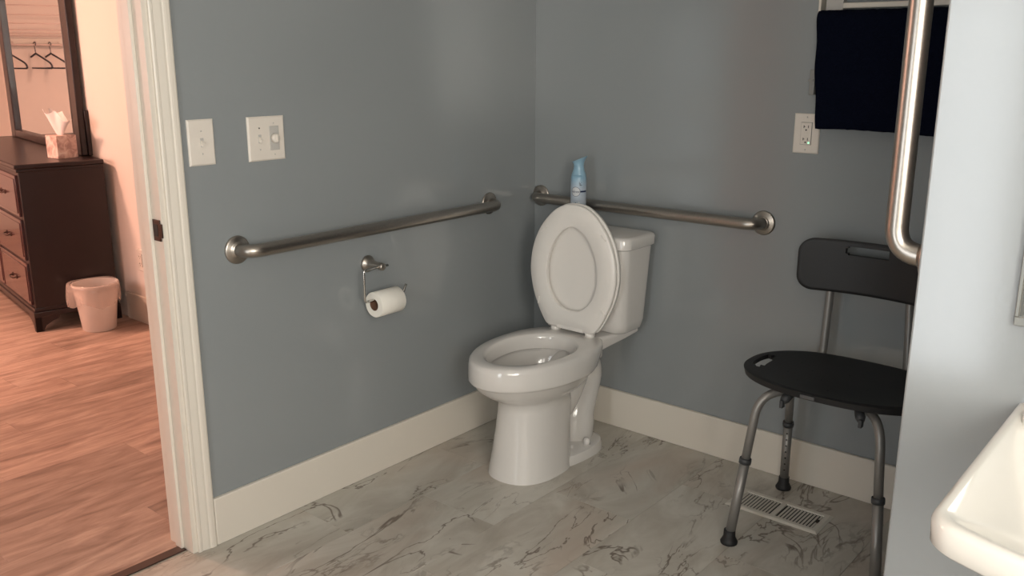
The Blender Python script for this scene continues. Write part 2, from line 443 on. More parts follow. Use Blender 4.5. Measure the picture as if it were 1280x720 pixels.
# ---------------------------------------------------------------- wall plates
def wall_plate(name, label, y0, y1, z0, z1, rig, cat):
    t = thing(name, label, cat, (0, (y0 + y1) / 2, (z0 + z1) / 2))
    hy, hz = (y1 - y0) / 2, (z1 - z0) / 2
    m = MB(); c = .004
    m.loft([[(0, -hy, -hz), (0, hy, -hz), (0, hy, hz), (0, -hy, hz)], [(.003, -hy, -hz), (.003, hy, -hz), (.003, hy, hz), (.003, -hy, hz)],
            [(.0065, -hy + c, -hz + c), (.0065, hy - c, -hz + c), (.0065, hy - c, hz - c), (.0065, -hy + c, hz - c)]], smooth=False)
    m.build('plate', PLATE, t); rig(t); return t
def screw(t, y, z, x=.0065, mat=PLATEG, r=.0032):
    MB().lathe([(.001, 0), (r, 0), (r * .7, .0012), (.001, .0014)], (x, y, z), 'x', 14).build('screw', mat, t)
def toggle(t, y):
    MB().box(.0066, .0072, y - .005, y + .005, -.012, .012).build('toggle_slot', PLATEG, t)
    m = MB(); m.loft([[(.006, y - .004, -.008), (.006, y + .004, -.008), (.006, y + .004, .007), (.006, y - .004, .007)],
                      [(.017, y - .003, -.012), (.017, y + .003, -.012), (.017, y + .003, -.004), (.017, y - .003, -.004)]], smooth=False)
    m.build('toggle', PLATE, t)
    screw(t, y, .030, mat=DARK if y < -.01 else PLATEG, r=.0022); screw(t, y, -.030, r=.0022)
wall_plate('light_switch', 'single white light switch next to the door casing', -1.476, -1.398, 1.104, 1.226, lambda t: toggle(t, 0), 'switch')
def two_gang(t):
    toggle(t, -.024)
    MB().box(.0066, .0085, .008, .040, -.034, .034, .0008).build('timer_face', PLATEG, t)
    MB().lathe([(.001, 0), (.0135, 0), (.0125, .010), (.011, .012), (.001, .012)], (.008, .024, 0), 'x', 28).box(.019, .024, .0225, .0255, -.010, .010, .0008).build('timer_knob', PLATE, t)
    screw(t, .024, .042, r=.002); screw(t, .024, -.046, r=.002)
wall_plate('double_switch', 'wide two-gang wall plate with toggle and round timer knob', -1.292, -1.170, 1.100, 1.224, two_gang, 'switch')

def outlet(loc, rot, label, led):
    t = thing('wall_outlet', label, 'outlet', loc, rot)     # local: faces -y
    m = MB(); c = .003; hx, hz = (.041, .061) if led else (.036, .058)
    m.loft([[(-hx, 0, -hz), (hx, 0, -hz), (hx, 0, hz), (-hx, 0, hz)], [(-hx, -.004, -hz), (hx, -.004, -hz), (hx, -.004, hz), (-hx, -.004, hz)],
            [(-hx + c, -.0065, -hz + c), (hx - c, -.0065, -hz + c), (hx - c, -.0065, hz - c), (-hx + c, -.0065, hz - c)]], smooth=False)
    m.build('plate', PLATE, t)
    MB().box(-.0175, .0175, -.0075, -.0064, -.0345, .0345).build('receptacle_gap', DARK, t)
    f = MB().box(-.0168, .0168, -.0095, -.0064, -.0338, .0338, .001).build('receptacle', PLATE, t)
    for zc in (.021, -.017):
        s = MB(); s.box(-.0085, -.0065, -.0100, -.0094, zc - .004, zc + .004).box(-.0065, -.0035, -.0100, -.0094, zc - .001, zc + .001)
        s.box(.0055, .0075, -.0100, -.0094, zc - .004, zc + .004); s.lathe([(.001, 0), (.0026, 0), (.001, .0004)], (0, -.0096, zc - .010), '-y', 12)
        s.build('socket_slots', DARK, f, kind='stuff')
    if led:
        MB().box(-.006, .006, -.0105, -.0094, .0005, .0035, .0004).build('test_button', PLATE, f)
        MB().lathe([(.001, 0), (.0032, 0), (.002, .0012), (.001, .0014)], (.0105, -.0094, -.028), '-y', 14).build('indicator_light', GREENLED, f, label='glowing green indicator light')
        for zs in (.050, -.050): MB().lathe([(.001, 0), (.0022, 0), (.001, .001)], (0, -.0065, zs), '-y', 12).build('screw', PLATEG, t)
outlet((1.078, 0, 1.156), 0, 'white outlet with green indicator light beneath the navy towel', True)
outlet((-2.272, -.45, .344), 0, 'outlet low on the bedroom wall beyond the door frame', False)

# ---------------------------------------------------------------- toilet paper holder + roll
t = thing('paper_holder', 'brushed nickel toilet paper holder under the left grab bar', 'paper holder', (0, -.873, .735))
MB().lathe([(.001, 0), (.0275, 0), (.028, .003), (.026, .007), (.021, .010), (.015, .018), (.0115, .035), (.0105, .056), (.012, .060), (.012, .074), (.009, .078), (.001, .078)], (.0005, 0, 0), 'x', 28).build('post', STEEL, t)
MB().tube(bend_path([(.067, .028, .0), (.067, -.074, .0), (.067, -.074, -.104), (.067, .092, -.104), (.067, .106, -.078)], .010, 5), .0042, 10).build('swing_arm', CHROME, t)
t = thing('toilet_paper_roll', 'white toilet paper roll hanging on the paper holder', 'toilet paper', (.067, -.858, .631 - .0158))
m = MB()
def ringx(r, y): return [(r * math.cos(2 * PI * k / 40), y, r * math.sin(2 * PI * k / 40)) for k in range(40)]
m.loft([ringx(.0195, -.052), ringx(.040, -.052), ringx(.0415, -.050), ringx(.0415, .050), ringx(.040, .052), ringx(.0195, .052)], closed=True)
m.build('paper', PAPER, t, auto=50)
m = MB(); m.loft([ringx(.0194, -.0515), ringx(.0180, -.0515), ringx(.0180, .0515), ringx(.0194, .0515)], closed=True); m.build('core', CARD, t, auto=40)

# ---------------------------------------------------------------- toilet
TX = .380
TO = thing('toilet', 'white two-piece toilet with its lid and seat raised', 'toilet', (TX, 0, 0))
def egg(z, w, yf, yb, yw, n=56, ef=2.0, eb=2.0):
    out = []
    for k in range(n):
        a = 2 * PI * k / n; c, s = math.cos(a), math.sin(a)
        e = ef if s < 0 else eb
        x = w * math.copysign(abs(c) ** (2 / e), c)
        d = (yw - yf) if s < 0 else (yb - yw)
        out.append((x, yw + d * math.copysign(abs(s) ** (2 / e), s), z))
    return out
ZR = .430
rings = [
    egg(.000, .122, -.655, -.36, -.50, eb=3, ef=2.3), egg(.012, .120, -.653, -.36, -.50, eb=3, ef=2.3), egg(.08, .112, -.640, -.355, -.49, eb=3, ef=2.3), egg(.16, .106, -.628, -.35, -.48, eb=3, ef=2.2),
    egg(.235, .103, -.622, -.34, -.47, eb=2.8, ef=2.1), egg(.265, .106, -.628, -.33, -.46), egg(.280, .118, -.645, -.31, -.46), egg(.300, .143, -.685, -.28, -.46),
    egg(.325, .163, -.716, -.25, -.46), egg(.345, .172, -.730, -.23, -.46), egg(.350, .176, -.734, -.23, -.46), egg(.353, .183, -.744, -.22, -.46), egg(.360, .186, -.748, -.21, -.46), egg(.41, .183, -.745, -.20, -.46, eb=2.4),
    egg(.424, .180, -.741, -.20, -.46, eb=2.4), egg(ZR, .172, -.733, -.21, -.46, eb=2.4),
    egg(ZR, .140, -.695, -.300, -.47), egg(.427, .132, -.687, -.308, -.47), egg(.415, .128, -.683, -.312, -.47), egg(.378, .127, -.680, -.314, -.47),
    egg(.372, .138, -.695, -.300, -.47), egg(.360, .140, -.697, -.300, -.47), egg(.31, .115, -.660, -.325, -.46), egg(.26, .080, -.60, -.345, -.45), egg(.215, .05, -.53, -.36, -.43), egg(.20, .01, -.45, -.42, -.43)]
MB().loft(rings).build('bowl', CHINA, TO, auto=60)
MB().loft([egg(.262, .078, -.595, -.35, -.45), egg(.263, .078, -.595, -.35, -.45)]).build('water', WATER, TO)
# foot plate and trapway
m = MB()
m.loft([egg(0, .122, -.56, -.155, -.30, eb=2.6), egg(.020, .121, -.56, -.157, -.30, eb=2.6), egg(.032, .117, -.55, -.163, -.30, eb=2.6), egg(.036, .105, -.54, -.178, -.30, eb=2.6)])
m.build('foot', CHINA, TO, auto=50)
m = MB()
path = smooth_path([(0, -.44, .17), (0, -.37, .20), (0, -.30, .275), (0, -.245, .320), (0, -.180, .305), (0, -.160, .250), (0, -.195, .185), (0, -.235, .125), (0, -.240, .07), (0, -.235, .02)], 6)
rr = []
for i in range(len(path)):
    q = i / (len(path) - 1); rr.append(.070 + .012 * math.sin(q * 9) - .008 * q)
m.tube(path, rr, 24)
m.tube(smooth_path([(.05, -.38, .33), (.066, -.335, .27), (.072, -.33, .18), (.08, -.34, .06)], 5), [.035] * 16, 14) if False else None
m.build('trapway', CHINA, TO)
# shelf under the tank
def yring(y, w, z0, z1, r=.012, n=6):
    pts = []
    for cx, cz, a0 in ((w - r, z1 - r, 0), (-w + r, z1 - r, PI / 2), (-w + r, z0 + r, PI), (w - r, z0 + r, 1.5 * PI)):
        for k in range(n + 1):
            a = a0 + PI / 2 * k / n; pts.append((cx + r * math.cos(a), y, cz + r * math.sin(a)))
    return pts
m = MB()
m.loft([yring(-.292, .10, .365, ZR - .001), yring(-.26, .112, .375, ZR + .0005), yring(-.20, .122, .385, ZR + .0005), yring(-.12, .136, .398, ZR + .0005), yring(-.045, .140, .408, ZR + .0005, .010)])
m.box(-.03, .03, -.17, -.10, .30, .40, .01)
m.build('tank_shelf', CHINA, TO, auto=50)
for s in (-1, 1):
    MB().lathe([(.001, .018), (.001, .019), (.0, .02)] if False else [(.0125, 0), (.0122, .016), (.009, .022), (.001, .024)], (s * .092, -.285, .0355), 'z', 20).build('bolt_cap', CHINA, TO)
# tank
def rrect(cx, cy, hx, hy, r, z, bulge=0, n=7):
    pts = []
    for sx, sy, a0 in ((1, 1, 0), (-1, 1, PI / 2), (-1, -1, PI), (1, -1, 1.5 * PI)):
        for k in range(n + 1):
            a = a0 + PI / 2 * k / n
            pts.append([cx + sx * (hx - r) + r * math.cos(a), cy + sy * (hy - r) + r * math.sin(a), z])
    # denser straight sides
    out = []
    for i, p in enumerate(pts):
        q = pts[(i + 1) % len(pts)]; out.append(p)
        if math.dist(p, q) > .05:
            for j in range(1, 6): out.append([p[0] + (q[0] - p[0]) * j / 6, p[1] + (q[1] - p[1]) * j / 6, z])
    if bulge:
        for p in out:
            if p[1] < cy: p[1] -= bulge * (1 - ((p[0] - cx) / hx) ** 2) * ((cy - p[1]) / hy)
    return [tuple(p) for p in out]
TC = .004
MB().loft([rrect(TC, -.112, .150, .070, .04, .432), rrect(TC, -.112, .160, .078, .042, .440), rrect(TC, -.114, .166, .084, .04, .47, .006), rrect(TC, -.116, .172, .088, .035, .60, .010), rrect(TC, -.118, .180, .092, .03, .745, .014)]).build('tank', CHINA, TO, auto=50)
lid = MB().loft([rrect(TC, -.118, .183, .094, .03, .742, .015), rrect(TC, -.118, .188, .099, .03, .746, .016), rrect(TC, -.118, .189, .100, .03, .776, .016), rrect(TC, -.118, .186, .097, .03, .783, .016), rrect(TC, -.118, .176, .088, .03, .787, .015)]).build('tank_lid', CHINA, TO, auto=50)
MB().lathe([(.001, 0), (.014, 0), (.013, .008), (.001, .010)], (-.13, -.2145, .690), '-y', 20).tube([(-.13, -.2235, .690), (-.10, -.2255, .687), (-.075, -.2255, .684)], [.0035, .0035, .0045], 10).build('flush_lever', CHROME, TO)
# seat ring and lid, both upright on their hinges; local plane (x, v) with v up from the hinge
HY, HZ = -.262, .447
def outline(grow=0, sc=1):
    key = [(0, 0), (0, .035), (0, .07), (.001, .096), (.012, .112), (.045, .134), (.085, .154), (.125, .170), (.175, .181), (.215, .183), (.265, .177), (.31, .163), (.355, .140), (.395, .108), (.42, .080), (.437, .048), (.443, .024), (.445, 0)]
    P = [Vector((w_ + (grow if w_ > .08 else 0), v + (grow if v > .3 else 0), 0)) for v, w_ in key]
    C = smooth_path(P, 5)
    half = [(c.x, c.y) for c in C]
    full = half + [(-x, y) for x, y in reversed(half[1:-1])]
    return full
def inner():
    out = []
    n = len(outline())
    # egg opening, matched point by point with the outline by angle from its centre
    for x, v in outline():
        a = math.atan2((v - .195) / .23, x / .18)
        s_, c_ = math.sin(a), math.cos(a)
        hv = .172 if s_ > 0 else .128
        out.append((.109 * math.copysign(abs(c_) ** (1.12 if s_ > 0 else .9), c_), .195 + hv * s_))
    return out
lean = math.radians(1.5)
def place(P, d):   # d = depth towards the viewer (-y)
    x, v = P
    return (x, HY - d * math.cos(lean) + v * math.sin(lean), HZ + v * math.cos(lean) - .0)
def lerp(A, B, t_): return [(a[0] + (b[0] - a[0]) * t_, a[1] + (b[1] - a[1]) * t_) for a, b in zip(A, B)]
O, I = outline(), inner()
m = MB()
m.loft([[place(p, d) for p in ring] for ring, d in (
    (lerp(O, I, .03), 0.0), (O, .003), (O, .012), (lerp(O, I, .05), .016), (lerp(O, I, .5), .0165), (lerp(O, I, .95), .0165), (I, .0145), (I, .002), (lerp(O, I, .95), 0.0))], closed=True)
m.build('seat_ring', SEATW, TO, auto=60)
O2 = outline(.003)
ctr = [(0, .2)] * len(O2)
m = MB()
m.loft([[place(p, d) for p in ring] for ring, d in (
    (lerp(O2, ctr, .08), -.024), (lerp(O2, ctr, .01), -.018), (O2, -.006), (lerp(O2, ctr, .01), -.003), (lerp(O2, ctr, .05), -.003), (lerp(O2, ctr, .25), -.014), (lerp(O2, ctr, .97), -.014))])
m.build('seat_lid', SEATW, TO, auto=60)
for x, v, a in ((-.135, .345, .9), (.140, .345, -.9), (-.150, .085, .15), (.150, .085, -.6)):
    m = MB(); m.box(-.003, .003, -.004, .0, -.014, .014, .0015)
    ca, sa = math.cos(a), math.sin(a)
    m.v = [(x * .93 + p[0] * ca + p[2] * sa, HY - .0155 + p[1] + v * math.sin(lean), HZ + v - p[0] * sa + p[2] * ca) for p in m.v]
    m.build('seat_bumper', SEATW, TO)
for s in (-1, 1):
    h = MB().lathe([(.018, 0), (.018, .010), (.014, .014), (.001, .014)], (s * .075, HY + .005, ZR), 'z', 20).box(s * .075 - .012, s * .075 + .012, HY - .010, HY + .016, ZR + .008, ZR + .028, .004)
    h.build('seat_hinge', SEATW, TO)
MB().tube([(-.098, HY - .004, HZ + .002), (.098, HY - .004, HZ + .002)], .0075, 14).box(-.058, .058, HY - .016, HY - .004, HZ - .004, HZ + .012, .003).build('hinge_rod', SEATW, TO)

# ---------------------------------------------------------------- air freshener
t = thing('air_freshener', 'light blue air freshener can standing on the toilet tank', 'air freshener', (.292, -.115, .7885), math.radians(18))
MB().lathe([(.001, 0), (.026, 0), (.0285, .004), (.0285, .164), (.0275, .176), (.0245, .186)], n=40).build('can', CAN, t)
m = MB()
def capr(z, r, tilt, dx=0): return [(dx + r * math.cos(2 * PI * k / 36), r * .92 * math.sin(2 * PI * k / 36), z + tilt * r * math.cos(2 * PI * k / 36)) for k in range(36)]
m.loft([capr(.172, .0283, 0), capr(.186, .026, 0), capr(.202, .0205, 0), capr(.216, .018, .05), capr(.227, .0195, .2), capr(.237, .0245, .35, .002), capr(.242, .029, .42, .003), capr(.242, .0265, .42, .003), capr(.235, .015, .3, .002)])
m.build('spray_cap', plain('pale_blue_cap', (.26, .43, .55), .3), t, auto=60)
def wrap(verts, R_=.0288, a0=0):
    # x -> arc around the can (facing -y), z stays
    return [((R_ - y) * math.sin(x / R_ + a0), -(R_ - y) * math.cos(x / R_ + a0), z) for x, y, z in verts]
def decal(name, m, mat, a0, R_=.0288):
    m.v = wrap(m.v, R_, a0); return m.build(name, mat, t, fix=False)
def disc(r, z, d=0, n=28, rin=0):
    m = MB()
    if rin: m.add([(q * math.cos(2 * PI * k / n), d, z + q * math.sin(2 * PI * k / n)) for q in (r, rin) for k in range(n)], [(k, (k + 1) % n, n + (k + 1) % n, n + k) for k in range(n)])
    else:
        m.add([(q * math.cos(2 * PI * k / n), d, z + q * math.sin(2 * PI * k / n)) for q in (r, r * .6, r * .2) for k in range(n)] , [(j * n + k, j * n + (k + 1) % n, (j + 1) * n + (k + 1) % n, (j + 1) * n + k) for j in (0, 1) for k in range(n)] + [tuple(2 * n + k for k in range(n))])
    return m
A0 = -.05
decal('logo_disc', disc(.0165, .127), LABW, A0)
decal('logo_ring', disc(.0175, .127, 0, 28, .0160), LABG, A0, .0290)
cu = bpy.data.curves.new('brand_text', 'FONT'); cu.body = 'febreze'; cu.size = .0105; cu.align_x = 'CENTER'; cu.align_y = 'CENTER'
tmp = bpy.data.objects.new('brand_text', cu); COL.objects.link(tmp)
bpy.context.view_layer.update()
me = bpy.data.meshes.new_from_object(tmp.evaluated_get(bpy.context.evaluated_depsgraph_get()))
bpy.data.objects.remove(tmp)
co = wrap([(v.co.x * .95, 0, v.co.y * 1.1 + .127) for v in me.vertices], .0292, A0)
for v, c in zip(me.vertices, co): v.co = c
me.materials.clear(); me.materials.append(LABD)
o = bpy.data.objects.new('brand_text', me); COL.objects.link(o); o.parent = t
m = MB()
for i in range(8): m.add([(.0175 + i * .0035, 0, .1245), (.0175 + (i + 1) * .0035, 0, .1245), (.0175 + (i + 1) * .0035, 0, .1305), (.0175 + i * .0035, 0, .1305)], [(0, 1, 2, 3)])
decal('label_stripe', m, LABD, A0)
m = MB()
for a_, b_, c_, d_ in ((.012, .022, .1595, .162), (.012, .018, .154, .157), (.014, .023, .149, .152), (-.001, .002, .084, .089)):
    m.add([(a_, 0, c_), (b_, 0, c_), (b_, 0, d_), (a_, 0, d_)], [(0, 1, 2, 3)])
decal('label_print', m, LABG, A0)['kind'] = 'stuff'
m = MB(); pts = [(-.016 + i * .0045, 0, .066 + .006 * math.sin(i * 1.3)) for i in range(9)]
m.add(pts + [(p[0], 0, p[2] + .018 + .004 * math.cos(i * 1.9)) for i, p in enumerate(pts)], [(i, i + 1, i + 10, i + 9) for i in range(8)])
decal('label_cloud', m, LABW, A0, .02875)

# ---------------------------------------------------------------- shower chair
CX, CYc = 1.364, -.305
t = thing('shower_chair', 'black plastic shower chair with grey tube legs against the back wall', 'chair', (CX, CYc, 0))
def sup(a, hx, hy, e): c, s = math.cos(a), math.sin(a); return hx * math.copysign(abs(c) ** (2 / e), c), hy * math.copysign(abs(s) ** (2 / e), s)
# seat: a grid disc, dished, with two hand slots cut at the ends
bm = bmesh.new(); NR, NA = 24, 96; hx, hy = .281, .192; ex = 2.35
def zt(u_, v_): 
    r2 = (u_ / hx) ** 2 + (v_ / hy) ** 2
    return .497 + .010 * min(1, r2) ** 1.5 - .004 * (1 - min(1, r2))
def seat_pt(i, k):
    x, y = sup(2 * PI * k / NA, hx, hy, ex); f = i / NR; return x * f, y * f
def in_slot(x, y):
    d = abs(x) - .237
    return (d / .019) ** 2 + (y / .062) ** 2 < 1
top = {}; bot = {}
for i in range(1, NR + 1):
    for k in range(NA):
        x, y = seat_pt(i, k); z = zt(x, y); edge = i == NR
        top[i, k] = bm.verts.new((x, y, z - (.004 if edge else 0))); bot[i, k] = bm.verts.new((x * (.985 if edge else 1), y * (.985 if edge else 1), z - (.021 if i >= NR - 1 else .012)))
tc_ = bm.verts.new((0, 0, zt(0, 0))); bc_ = bm.verts.new((0, 0, zt(0, 0) - .012))
hole = set()
for i in range(1, NR):
    for k in range(NA):
        x0_, y0_ = seat_pt(i + .5, k + .5)
        if in_slot(x0_, y0_): hole.add((i, k))
for i in range(1, NR):
    for k in range(NA):
        k2 = (k + 1) % NA
        if (i, k) in hole: continue
        bm.faces.new((top[i, k], top[i, k2], top[i + 1, k2], top[i + 1, k])); bm.faces.new((bot[i, k], bot[i + 1, k], bot[i + 1, k2], bot[i, k2]))
        for (di, dk, A_, B_) in ((-1, 0, (i, k), (i, k2)), (1, 0, (i + 1, k2), (i + 1, k)), (0, -1, (i + 1, k), (i, k)), (0, 1, (i, k2), (i + 1, k2))):
            if (i + di, (k + dk) % NA) in hole: bm.faces.new((top[A_], bot[A_], bot[B_], top[B_]))
for k in range(NA):
    k2 = (k + 1) % NA
    bm.faces.new((tc_, top[1, k], top[1, k2])); bm.faces.new((bc_, bot[1, k2], bot[1, k]))
    bm.faces.new((top[NR, k], top[NR, k2], bot[NR, k2], bot[NR, k]))
bmesh.ops.recalc_face_normals(bm, faces=bm.faces)
me = bpy.data.meshes.new('seat'); bm.to_mesh(me); bm.free()
me.polygons.foreach_set('use_smooth', [True] * len(me.polygons)); me.set_sharp_from_angle(angle=math.radians(50)); me.materials.append(BLACKP)
seat = bpy.data.objects.new('seat', me); COL.objects.link(seat); seat.parent = t
m = MB()
for x, y in ((-.15, -.03), (-.10, -.08), (-.10, .03), (-.05, -.03), (-.15, .07), (.0, .06), (.0, -.11), (.08, -.03), (-.05, .11)):
    m.lathe([(.0035, 0), (.0035, .0006), (.001, .0006)], (x, y, zt(x, y) - .0002), 'z', 10)
m.build('drain_holes', RUBBER, seat, kind='stuff')
MB().box(-.045, -.005, -.1935, -.1885, .489, .499, .001).build('maker_label', plain('grey_label', (.10, .10, .10), .5), seat)
# backrest: curved slab with a hand slot, made of strips around the slot
BC = -.026
def back_y(x): return .235 - .050 * ((x - BC) / .235) ** 2
bm = bmesh.new()
BX, BZ0, BZ1 = .211, .690, .852
NX, NZ = 60, 30; g = {}
def inb(x, z):
    rx, rz = .045, .045; dx = abs(x) - (BX - rx); dz = abs(z - (BZ0 + BZ1) / 2) - ((BZ1 - BZ0) / 2 - rz)
    return not (dx > 0 and dz > 0 and (dx / rx) ** 2 + (dz / rz) ** 2 > 1)
def clampc(x, z):
    rx = .045; cxx = BX - rx; zc = (BZ0 + BZ1) / 2; czz = (BZ1 - BZ0) / 2 - rx
    dx = abs(x) - cxx; dz = abs(z - zc) - czz
    if dx > 0 and dz > 0:
        d = max(dx, dz); L_ = math.hypot(dx, dz); f = d / L_
        return math.copysign(cxx + dx * f, x), zc + math.copysign(czz + dz * f, z - zc)
    return x, z
def slot(x, z):
    dx = max(0, abs(x + .012) - .052); return math.hypot(dx, z - .822) < .0125
F = {}; Bk = {}
for i in range(NX + 1):
    for j in range(NZ + 1):
        x, z = clampc(-BX + 2 * BX * i / NX, BZ0 + (BZ1 - BZ0) * j / NZ)
        e_ = i in (0, NX) or j in (0, NZ)
        x += BC
        F[i, j] = bm.verts.new((x, back_y(x) - (.008 if not e_ else .004), z)); Bk[i, j] = bm.verts.new((x, back_y(x) + (.008 if not e_ else .004), z))
hl = {(i, j) for i in range(NX) for j in range(NZ) if slot(-BX + 2 * BX * (i + .5) / NX, BZ0 + (BZ1 - BZ0) * (j + .5) / NZ)}
for i in range(NX):
    for j in range(NZ):
        if (i, j) in hl: continue
        a_, b_, c_, d_ = (i, j), (i + 1, j), (i + 1, j + 1), (i, j + 1)
        bm.faces.new((F[a_], F[b_], F[c_], F[d_])); bm.faces.new((Bk[a_], Bk[d_], Bk[c_], Bk[b_]))
        for (n_, p_, q_) in (((i, j - 1), a_, b_), ((i + 1, j), b_, c_), ((i, j + 1), c_, d_), ((i - 1, j), d_, a_)):
            if n_ in hl or n_[0] < 0 or n_[0] >= NX or n_[1] < 0 or n_[1] >= NZ: bm.faces.new((F[p_], Bk[p_], Bk[q_], F[q_]))
bmesh.ops.recalc_face_normals(bm, faces=bm.faces)
me = bpy.data.meshes.new('backrest'); bm.to_mesh(me); bm.free()
me.polygons.foreach_set('use_smooth', [True] * len(me.polygons)); me.set_sharp_from_angle(angle=math.radians(50)); me.materials.append(BLACKP)
o = bpy.data.objects.new('backrest', me); COL.objects.link(o); o.parent = t
for s in (-1, 1):
    p = [(s * .118 + BC, .238, .80), (s * .118 + BC, .238, .70), (s * .128 + BC * .7, .225, .475), (s * .13, .12, .462)]
    MB().tube(bend_path(p, .035, 6), .0125, 14).build('back_tube', ALU, t)
for sx, sy, fx, fy in ((-1, -1, -.211, -.217), (-1, 1, -.234, .217), (1, -1, .211, -.217), (1, 1, .234, .217)):
    cxn, cyn = sx * .06, sy * .05
    tx, ty = fx * .80, fy * .80
    if sy > 0: tx, ty = fx * .93, fy * .80
    topz = .467
    foot = Vector((fx, fy, .02)); kn = Vector((tx, ty, topz)); inn = Vector((cxn, cyn, topz))
    P_ = bend_path([foot + (kn - foot) * .45, kn, inn], .07, 10)
    leg = MB().tube(P_, .0125, 16).build('leg', ALU, t)
    kc = .52 if sy < 0 else .47
    MB().tube([foot, foot + (kn - foot) * kc], .0142, 16).build('leg_extension', ALU, leg)
    zc = foot + (kn - foot) * kc
    MB().tube([zc, zc + (kn - foot) * .018, zc + (kn - foot) * .036], [.0172, .0178, .0168], 16).build('leg_collar', GUNM, leg)
    MB().lathe([(.001, 0), (.0245, 0), (.0255, .006), (.022, .012), (.0175, .022), (.0168, .042), (.001, .042)], (fx, fy, 0), 'z', 24).build('rubber_foot', RUBBER, leg)
    if sy > 0:
        h = MB()
        d = (kn - foot).normalized()
        for q in range(7):
            c_ = foot + (kn - foot) * (.12 + .05 * q)
            # button holes face the front
            h.lathe([(.0028, 0), (.0028, .0006), (.001, .0007)], c_ + Vector((0.004, -.0137, 0)) if True else c_, '-y', 10)
        h.build('adjustment_holes', DARK, leg, kind='stuff')
for s in (-1, 1):
    MB().tube([(s * .095, -.130, .470), (s * .105, -.143, .456), (s * .11, -.150, .447)], [.012, .014, .009], 12).box(s * .11 - .004, s * .11 + .006, -.162, -.144, .432, .455, .002).build('clamp_knob', GUNM, t)
MB().box(-.10, .10, -.035, .035, .455, .478, .003).build('centre_bracket', ALU, t)

# ---------------------------------------------------------------- floor vent
t = thing('floor_vent', 'cream metal floor register under the black shower chair', 'vent', (1.183, -.243, 0))
hx, hy = .151, .070
m = MB()
def fr(hx_, hy_, z): return [(-hx_, -hy_, z), (hx_, -hy_, z), (hx_, hy_, z), (-hx_, hy_, z)]
m.loft([fr(hx, hy, .0), fr(hx, hy, .0015), fr(hx - .008, hy - .008, .0055), fr(hx - .022, hy - .022, .0055), fr(hx - .024, hy - .024, .0008)], cap0=False, cap1=False, smooth=False)
m.box(-.008, .008, -hy + .022, hy - .022, .001, .0055)
m.build('frame', VENT, t)
MB().box(-hx + .02, hx - .02, -hy + .02, hy - .02, .0002, .0009).build('duct_opening', DARK, t)
for half in (-1, 1):
    for k in range(11):
        x = half * (.015 + .0105 * (k + .3))
        m = MB(); m.box(-.0028, .0028, -hy + .024, hy - .024, -.0006, .0006)
        a = math.radians(35); m.v = [(x + p[0] * math.cos(a) + p[2] * math.sin(a), p[1], .0032 + p[2] * math.cos(a) - p[0] * math.sin(a)) for p in m.v]
        m.build('slat', VENT, t)
MB().box(.122, .130, -.008, .008, .004, .009, .001).build('damper_lever', DARK, t)

# ---------------------------------------------------------------- wall rack and towel
t = thing('wall_rack', 'white wall-mounted rack that holds the navy towel', 'rack', (1.10, 0, 1.5))
for x in (0.0, .62):
    MB().box(x, x + .008, -.046, -.002, -.022, .46, .002).build('side_rail', WHITE, t)
    s = MB().box(x + .016, x + .068, -.030, 0, -.02, .10, .002)
    s.build('mounting_bracket', PLATEG, t)
    MB().lathe([(.001, 0), (.004, 0), (.003, .0015), (.001, .002)], (x + .05, -.030, .055), '-y', 14).build('screw', DARK, t)
MB().box(.008, .62, -.048, -.030, -.006, .010, .003).build('crossbar', WHITE, t)
MB().box(.068, .62, -.034, -.020, .024, .040, .003).build('crossbar', WHITE, t)
MB().box(.008, .62, -.048, -.030, .38, .396, .003).build('crossbar', WHITE, t)
MB().box(-.010, .006, -.045, -.002, -.225, -.150, .002).box(-.012, .004, -.05, -.03, -.185, -.178, .001).build('hinge_clip', CLEARP, t, label='cloudy grey plastic clip')
def towel():
    m = MB(); nx, nz = 60, 60; W_ = .58; x0 = 1.106
    def P(i, s_, side):
        u_ = i / nx; x = x0 + W_ * u_
        # s_ along the drape: back bottom -> over the bar -> front bottom
        L1, L2, rb = .22, .322, .020
        arc = PI * rb; tot = L1 + arc + L2; d = s_ * tot; zc = 1.497
        if d < L1: y, z, ny, nz_ = -.039 + rb, zc - (L1 - d), 1, 0
        elif d < L1 + arc:
            a = (d - L1) / rb; y, z, ny, nz_ = -.039 + rb * math.cos(a), zc + rb * math.sin(a), math.cos(a), math.sin(a)
        else: y, z, ny, nz_ = -.039 - rb, zc - (d - L1 - arc), -1, 0
        q = max(0, (d - L1 - arc) / L2)
        y -= q * (.006 + .006 * math.sin(u_ * 9 + 1) + .004 * math.sin(u_ * 21))
        x += .010 * q * (1 - 2 * u_) + .002 * math.sin(d * 40) + (.014 * (q ** 2) if u_ < .2 else 0) * (1 - u_ / .2) * 1.2
        z += .004 * math.sin(u_ * 5 + .5) * q + random.uniform(-.0008, .0008)
        th = .003 * side
        return (x, y + ny * th, z + nz_ * th)
    for side in (1, -1):
        b = len(m.v)
        m.v += [P(i, j / nz, side) for j in range(nz + 1) for i in range(nx + 1)]
        for j in range(nz):
            for i in range(nx):
                a = b + j * (nx + 1) + i; m.f.append((a, a + 1, a + nx + 2, a + nx + 1)); m.sm.append(True)
    n1 = (nx + 1) * (nz + 1)
    bd = [i for i in range(nx + 1)] + [j * (nx + 1) + nx for j in range(1, nz + 1)] + [nz * (nx + 1) + i for i in range(nx - 1, -1, -1)] + [j * (nx + 1) for j in range(nz - 1, 0, -1)]
    for a, b in zip(bd, bd[1:] + bd[:1]): m.f.append((a, b, b + n1, a + n1)); m.sm.append(True)
    return m
tag(towel().build('towel', NAVY), 'navy blue terry towel draped over the white wall rack', 'towel')

